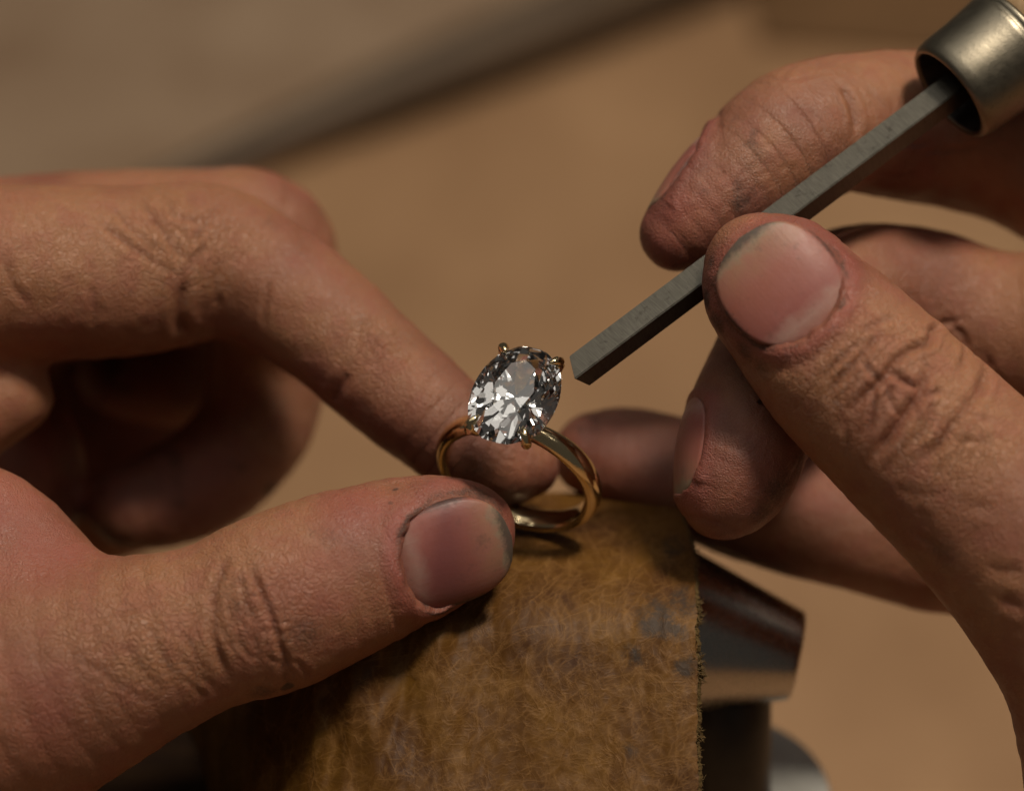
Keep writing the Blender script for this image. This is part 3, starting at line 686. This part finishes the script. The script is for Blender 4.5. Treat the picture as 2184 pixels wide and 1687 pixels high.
def tube_obj(name, path, rad, parent, mat, ns=14, closed=False):
    me = mesh(name, *tube(path, rad, ns, closed)); bm = bmesh.new(); bm.from_mesh(me); bmesh.ops.recalc_face_normals(bm, faces=bm.faces); bm.to_mesh(me); bm.free()
    return obj(name, me, parent, mat)
for sx, sy in ((-1, 1), (1, 1), (1, -1), (-1, -1)):
    a = math.atan2(sy * 0.76, sx * 0.65); cx, cy_ = math.cos(a) * HW, math.sin(a) * HL
    k = 1.05
    path = [rp(cx * 0.25, cy_ * 0.12, -0.58), rp(cx * 0.55, cy_ * 0.45, -0.40), rp(cx * 0.9, cy_ * 0.86, -0.16), rp(cx * 1.05, cy_ * 1.045, 0.0), rp(cx * 1.04, cy_ * 1.035, 0.05), rp(cx * 0.98, cy_ * 0.98, 0.10), rp(cx * 0.91, cy_ * 0.91, 0.13), rp(cx * 0.80, cy_ * 0.82, 0.15)]
    tube_obj('prong', path, [0.05, 0.05, 0.055, 0.064, 0.066, 0.058, 0.042, 0.010], ring, GOLD)
tube_obj('gallery_rail', [rp(math.cos(2 * math.pi * i / 60) * HW * 0.5, math.sin(2 * math.pi * i / 60) * HL * 0.5, -0.34) for i in range(60)], 0.03, ring, GOLD, 10, True)

# ------------------------------------------------------------------ the graver
tool = tag(empty('graver'), 'square steel graver blade in a nickel ferrule, its tip beside the diamond', 'graver')
A, B = P(1228, 797, -0.15), P(2062, 172, -1.30)
ax = norm(B - A); up = norm(np.array([-0.336, 0.448, 0.83])); up = norm(up - (up @ ax) * ax); sd = np.cross(up, ax)
if sd[1] > 0: sd = -sd                                   # the face that looks down to the viewer
bm = bmesh.new(); hw = 0.155; Lb = np.linalg.norm(B - A) + 1.5
vv = []
for l, skew in ((0.05, -0.075), (Lb, 0)):
    for x, y in ((-1, -1), (1, -1), (1, 1), (-1, 1)):
        vv.append(bm.verts.new(A + ax * (l + skew * (x + y)) + sd * hw * x + up * hw * y))
for q in ((0, 1, 2, 3), (7, 6, 5, 4), (0, 4, 5, 1), (1, 5, 6, 2), (2, 6, 7, 3), (3, 7, 4, 0)): bm.faces.new([vv[i] for i in q])
bmesh.ops.recalc_face_normals(bm, faces=bm.faces); bmesh.ops.bevel(bm, geom=bm.edges[:], offset=0.012, segments=2, affect='EDGES')
blade_me = from_bm('blade', bm, False)
bx = np.array([v.co for v in blade_me.vertices]) - A
attr(blade_me, 'along', np.stack([bx @ ax, bx @ sd, bx @ up], 1), 'FLOAT_VECTOR'); obj('blade', blade_me, tool, STEEL)
def lathe(name, prof, o, axis, parent, mat, ns=72, smooth=True):
    ref = norm(np.cross(axis, [0.3, 0.2, 0.9])); r2 = np.cross(axis, ref); vs, fs = [], []
    for l, r in prof:
        for j in range(ns): f = 2 * math.pi * j / ns; vs.append(o + axis * l + r * (math.cos(f) * ref + math.sin(f) * r2))
    for i in range(len(prof) - 1):
        for j in range(ns): fs.append((i * ns + j, i * ns + (j + 1) % ns, (i + 1) * ns + (j + 1) % ns, (i + 1) * ns + j))
    me = mesh(name, vs, fs, smooth); bm = bmesh.new(); bm.from_mesh(me); bmesh.ops.recalc_face_normals(bm, faces=bm.faces); bm.to_mesh(me); bm.free()
    return obj(name, me, parent, mat)
fo = A + ax * (np.linalg.norm(B - A) - 0.30)
lathe('socket', [(0.70, 0.20), (0.62, 0.40), (0.3, 0.50), (0.10, 0.545), (0.035, 0.56)], fo, ax, tool, DARKM)
lathe('ferrule', [(0.09, 0.558), (0.02, 0.575), (0.0, 0.60), (0.015, 0.635), (0.07, 0.665), (0.18, 0.69), (0.5, 0.70), (0.9, 0.735), (0.96, 0.745), (0.985, 0.725), (1.02, 0.75), (1.06, 0.765), (1.10, 0.75), (1.10, 0.55)], fo, ax, tool, FERR)
lathe('handle', [(0.60, 0.02), (0.60, 0.34), (1.06, 0.62), (1.11, 0.70), (1.3, 0.80), (2.2, 0.95), (3.6, 0.9), (4.4, 0.6), (4.5, 0.05)], fo, ax, tool, WOODH)

# ------------------------------------------------------------------ leather over the added dark slab
lea = tag(empty('leather_pad'), 'worn tan leather piece with frayed cut edge below the ring', 'leather')
NX, NY = 130, 150
def leather_pt(u, v, off=0.0):
    # u across from the left curl to the cut edge, v from the far upper end down
    py = 1050 + 720 * v
    xr = 1440 + 40 * min(1, v / 0.2) + 12 * v
    xl = 930 - 560 * min(1, v / 0.5) + 40 * max(0, v - 0.5)
    px = xl + (xr - xl) * u
    z = -3.4 + 2.7 * (1 - (1 - min(v / 0.45, 1)) ** 2) + 0.8 * v
    z -= 2.6 * (max(0, 780 - px) / 320) ** 2
    fold = min(1, max(0, (1150 - px) / 400))
    z += (0.05 + 0.2 * fold) * noise.noise((px * 0.011, py * 0.0035, 1.7)) + (0.02 + 0.07 * fold) * noise.noise((px * 0.026 + py * 0.006, py * 0.008, 4.2)) + 0.012 * noise.noise((px * 0.05, py * 0.03, 7))
    px += (6 * noise.noise((py * 0.02, 3.3, 0)) + 4 * noise.noise((py * 0.09, 1.3, 0))) * u ** 8
    return P(px, py, z + off)
NX, NY = 380, 400
crack = np.zeros((NY, NX), np.float32)
rng = np.random.default_rng(5)
for q in range(2300):
    x = NX * rng.random() ** 0.5; y = NY * rng.random() ** 0.75; a = rng.choice([rng.normal(1.3, 0.35), rng.normal(-0.5, 0.4), rng.uniform(0, 6.3)]); amp = rng.uniform(0.2, 0.75) * (1.4 if q % 9 == 0 else 1)
    L_ = int(rng.gamma(2.0, 9)) + 6
    for k in range(L_):
        i_, j_ = int(y), int(x)
        if not (1 <= i_ < NY - 1 and 1 <= j_ < NX - 1): break
        f = amp * min(1, 4 * min(k + 1, L_ - k) / L_)
        crack[i_, j_] = max(crack[i_, j_], f); crack[i_, j_ + 1] = max(crack[i_, j_ + 1], f * 0.25)
        x += math.cos(a); y += math.sin(a); a += rng.normal(0, 0.07)
crack = np.clip(crack, 0, 1)
vs, fs, stain = [], [], []
spots = ((1405, 1325, 55, 1.0), (1440, 1350, 40, 0.9), (1352, 1402, 34, 0.8), (1462, 1290, 45, 0.8), (1450, 1180, 40, 0.6), (1465, 1420, 36, 0.9), (1345, 1600, 26, 0.5), (1380, 1290, 30, 0.5))
for i in range(NY):
    for j in range(NX):
        u, v = j / (NX - 1), i / (NY - 1); p = leather_pt(u, v, 0.0022 * float(crack[i, j])); vs.append(p)
        px, py = p[0] * S + 1092, 843.5 - p[1] * S; st = 0
        if px > 1280:
            for (sx, sy, r, a) in spots: st = max(st, a * max(0, 1 - ((px - sx) ** 2 + (py - sy) ** 2) / r ** 2))
        stain.append(st)
for i in range(NY - 1):
    for j in range(NX - 1): fs.append([(i + 1) * NX + j, (i + 1) * NX + j + 1, i * NX + j + 1, i * NX + j])
o = len(vs); NX2, NY2 = 40, 40
for i in range(NY2):
    for j in range(NX2): vs.append(leather_pt(j / (NX2 - 1), i / (NY2 - 1), -0.2)); stain.append(0)
for i in range(NY2 - 1):
    for j in range(NX2 - 1): fs.append([o + i * NX2 + j, o + i * NX2 + j + 1, o + (i + 1) * NX2 + j + 1, o + (i + 1) * NX2 + j])
me = mesh('hide', vs, fs); attr(me, 'cut', [0.0] * len(vs)); attr(me, 'stain', stain); attr(me, 'crack', list(crack.ravel()) + [0] * (NX2 * NY2)); obj('hide', me, lea, LEATHER)
vs, fs = [], []; m = 400; ks = 5
for i in range(m):
    v = i / (m - 1)
    for k in range(ks):
        p = leather_pt(1.0, v, -0.2 * k / (ks - 1)); p[0] += 0.012 + 0.03 * noise.noise((i * 0.35, k * 0.8, 2)) + (0.025 if 0 < k < ks - 1 else 0) - (0.012 if k in (0, ks - 1) else 0)
        vs.append(p)
for i in range(m - 1):
    for k in range(ks - 1): fs.append([i * ks + k, i * ks + k + 1, (i + 1) * ks + k + 1, (i + 1) * ks + k])
me = mesh('cut_edge', vs, fs); attr(me, 'cut', [1.0] * len(vs)); attr(me, 'stain', [0.25] * len(vs)); obj('cut_edge', me, lea, LEATHER)
vs, fs = [], []
def strand(p, d, L, r):
    path = [p]; d = norm(d)
    for _ in range(5):
        d = norm(d + np.random.normal(0, 0.45, 3)); path.append(path[-1] + d * L / 5)
    a, b = tube(path, [r, r, r * 0.9, r * 0.8, r * 0.6, r * 0.3], 4); o = len(vs); vs.extend(a); fs.extend([[k + o for k in q] for q in b])
for i in range(420):
    v = random.random() ** 0.8; big = random.random() < 0.08
    strand(leather_pt(1.0, v, -0.2 * random.random()), np.array([1, random.uniform(-0.8, 0.5), random.uniform(-0.3, 0.6)]), random.uniform(0.03, 0.08) * (2.0 if big else 1), 0.006)
for cv in (0.335, 0.37, 0.505, 0.53, 0.545, 0.72):
    for i in range(26):
        strand(leather_pt(1.0, cv + random.gauss(0, 0.006), -0.1 * random.random()), np.array([1, random.uniform(-0.7, 0.7), random.uniform(-0.4, 0.5)]), random.uniform(0.06, 0.15), 0.008)
me = mesh('fray', vs, fs); attr(me, 'cut', [0.8] * len(vs)); attr(me, 'stain', [0.0] * len(vs)); tag(obj('fray', me, lea, LEATHER), kind='stuff')
# dark slab below leather and hand, added to keep bench bounce out
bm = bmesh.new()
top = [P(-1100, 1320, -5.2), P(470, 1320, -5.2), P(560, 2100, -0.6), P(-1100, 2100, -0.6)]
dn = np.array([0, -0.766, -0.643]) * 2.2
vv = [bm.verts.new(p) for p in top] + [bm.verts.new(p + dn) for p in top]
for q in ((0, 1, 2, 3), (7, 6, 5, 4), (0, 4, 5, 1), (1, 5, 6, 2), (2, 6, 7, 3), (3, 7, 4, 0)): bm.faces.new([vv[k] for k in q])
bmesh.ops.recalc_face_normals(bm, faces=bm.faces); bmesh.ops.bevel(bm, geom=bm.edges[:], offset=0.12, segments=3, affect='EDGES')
tag(obj('pin_blocker', from_bm('pin_blocker', bm, False), None, mat_plain('blocker_wood', (0.010, 0.005, 0.003), (0.018, 0.009, 0.004), 1.2, 0.9, (1, 6, 1), 0.1, 0.08)), 'dark wooden pin slab added below the left hand and leather to block bounced light', 'light blocker')

# ------------------------------------------------------------------ clamp behind the leather
cl = tag(empty('clamp'), 'shiny tapered steel clamp behind the right edge of the leather', 'clamp')
o = P(1380, 1335, -3.2); e = P(1702, 1398, -3.15); axc = norm(e - o); Lc = np.linalg.norm(e - o)
lathe('collar', [(0, 0.02), (0, 1.12), (0.3, 1.10), (Lc - 0.06, 0.58), (Lc - 0.02, 0.565), (Lc, 0.53), (Lc, 0.02)], o, axc, cl, CHROME)
sd_ = P(1545, 1560, -3.4); lathe('shank', [(0, 0.02), (0, 0.50), (0.15, 0.54), (2.6, 0.54), (2.6, 0.02)], P(1555, 1450, -3.4), norm(np.array([0.02, -0.9, -0.35])), cl, DARKM)
lathe('foot', [(0, 0.02), (0, 1.25), (0.1, 1.32), (0.5, 1.35), (0.5, 0.02)], P(1560, 1690, -5.0), norm(np.array([0.0, -0.7, -0.75])), cl, GREYM)

# ------------------------------------------------------------------ bench top, felt and the rod behind
def sheet(name, pts, thick, mat, bev=0.1):
    bm = bmesh.new(); vs = [bm.verts.new(p) for p in pts]; f = bm.faces.new(vs); r = bmesh.ops.extrude_face_region(bm, geom=[f])
    for v in r['geom']:
        if isinstance(v, bmesh.types.BMVert): v.co.z += thick
    bmesh.ops.recalc_face_normals(bm, faces=bm.faces)
    o = obj(name, from_bm(name, bm, False), None, mat); o.matrix_world = Matrix(); return o
def floor_at(px, py, zz=0.0):
    c = M @ Vector((0, 0, DIST)); d = (M @ Vector(P(px, py, 0))) - c; k = (zz - c.z) / d.z; return c + d * k
bt = sheet('bench_top', [(-120, -60, -3), (120, -60, -3), (120, 160, -3), (-120, 160, -3)], 3, BENCH); tag(bt, kind='structure')
q = [floor_at(-900, 900), floor_at(400, 460), floor_at(1400, 0), floor_at(1900, -500), floor_at(-900, -600)]
tag(sheet('felt_mat', [(p.x, p.y, 0.004) for p in q], 0.35, PAPER), 'greyish brown mat lying on the bench behind the left hand', 'mat')
ra, rb = np.array(floor_at(250, 430, 0.75)), np.array(floor_at(1750, -190, 1.2)); raxis = norm(rb - ra); Lr = np.linalg.norm(rb - ra)
ro = lathe('rod', [(0, 0.02), (0, 0.15), (0.3, 0.25), (Lr * 0.35, 0.6), (Lr * 0.6, 0.75), (Lr, 0.8), (Lr, 0.02)], ra, raxis, None, RODM); ro.matrix_world = Matrix()
tag(ro, 'long dark tapered rod lying out of focus across the bench', 'rod')

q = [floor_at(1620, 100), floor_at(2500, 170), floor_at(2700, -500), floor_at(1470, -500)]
tag(sheet('shadow_sheet', [(p.x, p.y, 0.004) for p in q], 0.2, mat_plain('shadow_brown', (0.13, 0.068, 0.027), (0.19, 0.10, 0.042), 0.3, 0.7)), 'dark brown sheet added as a soft shadow on the bench behind the metal ferrule', 'shadow sheet')  # soft shadow on the bench, laid in as a dark brown sheet
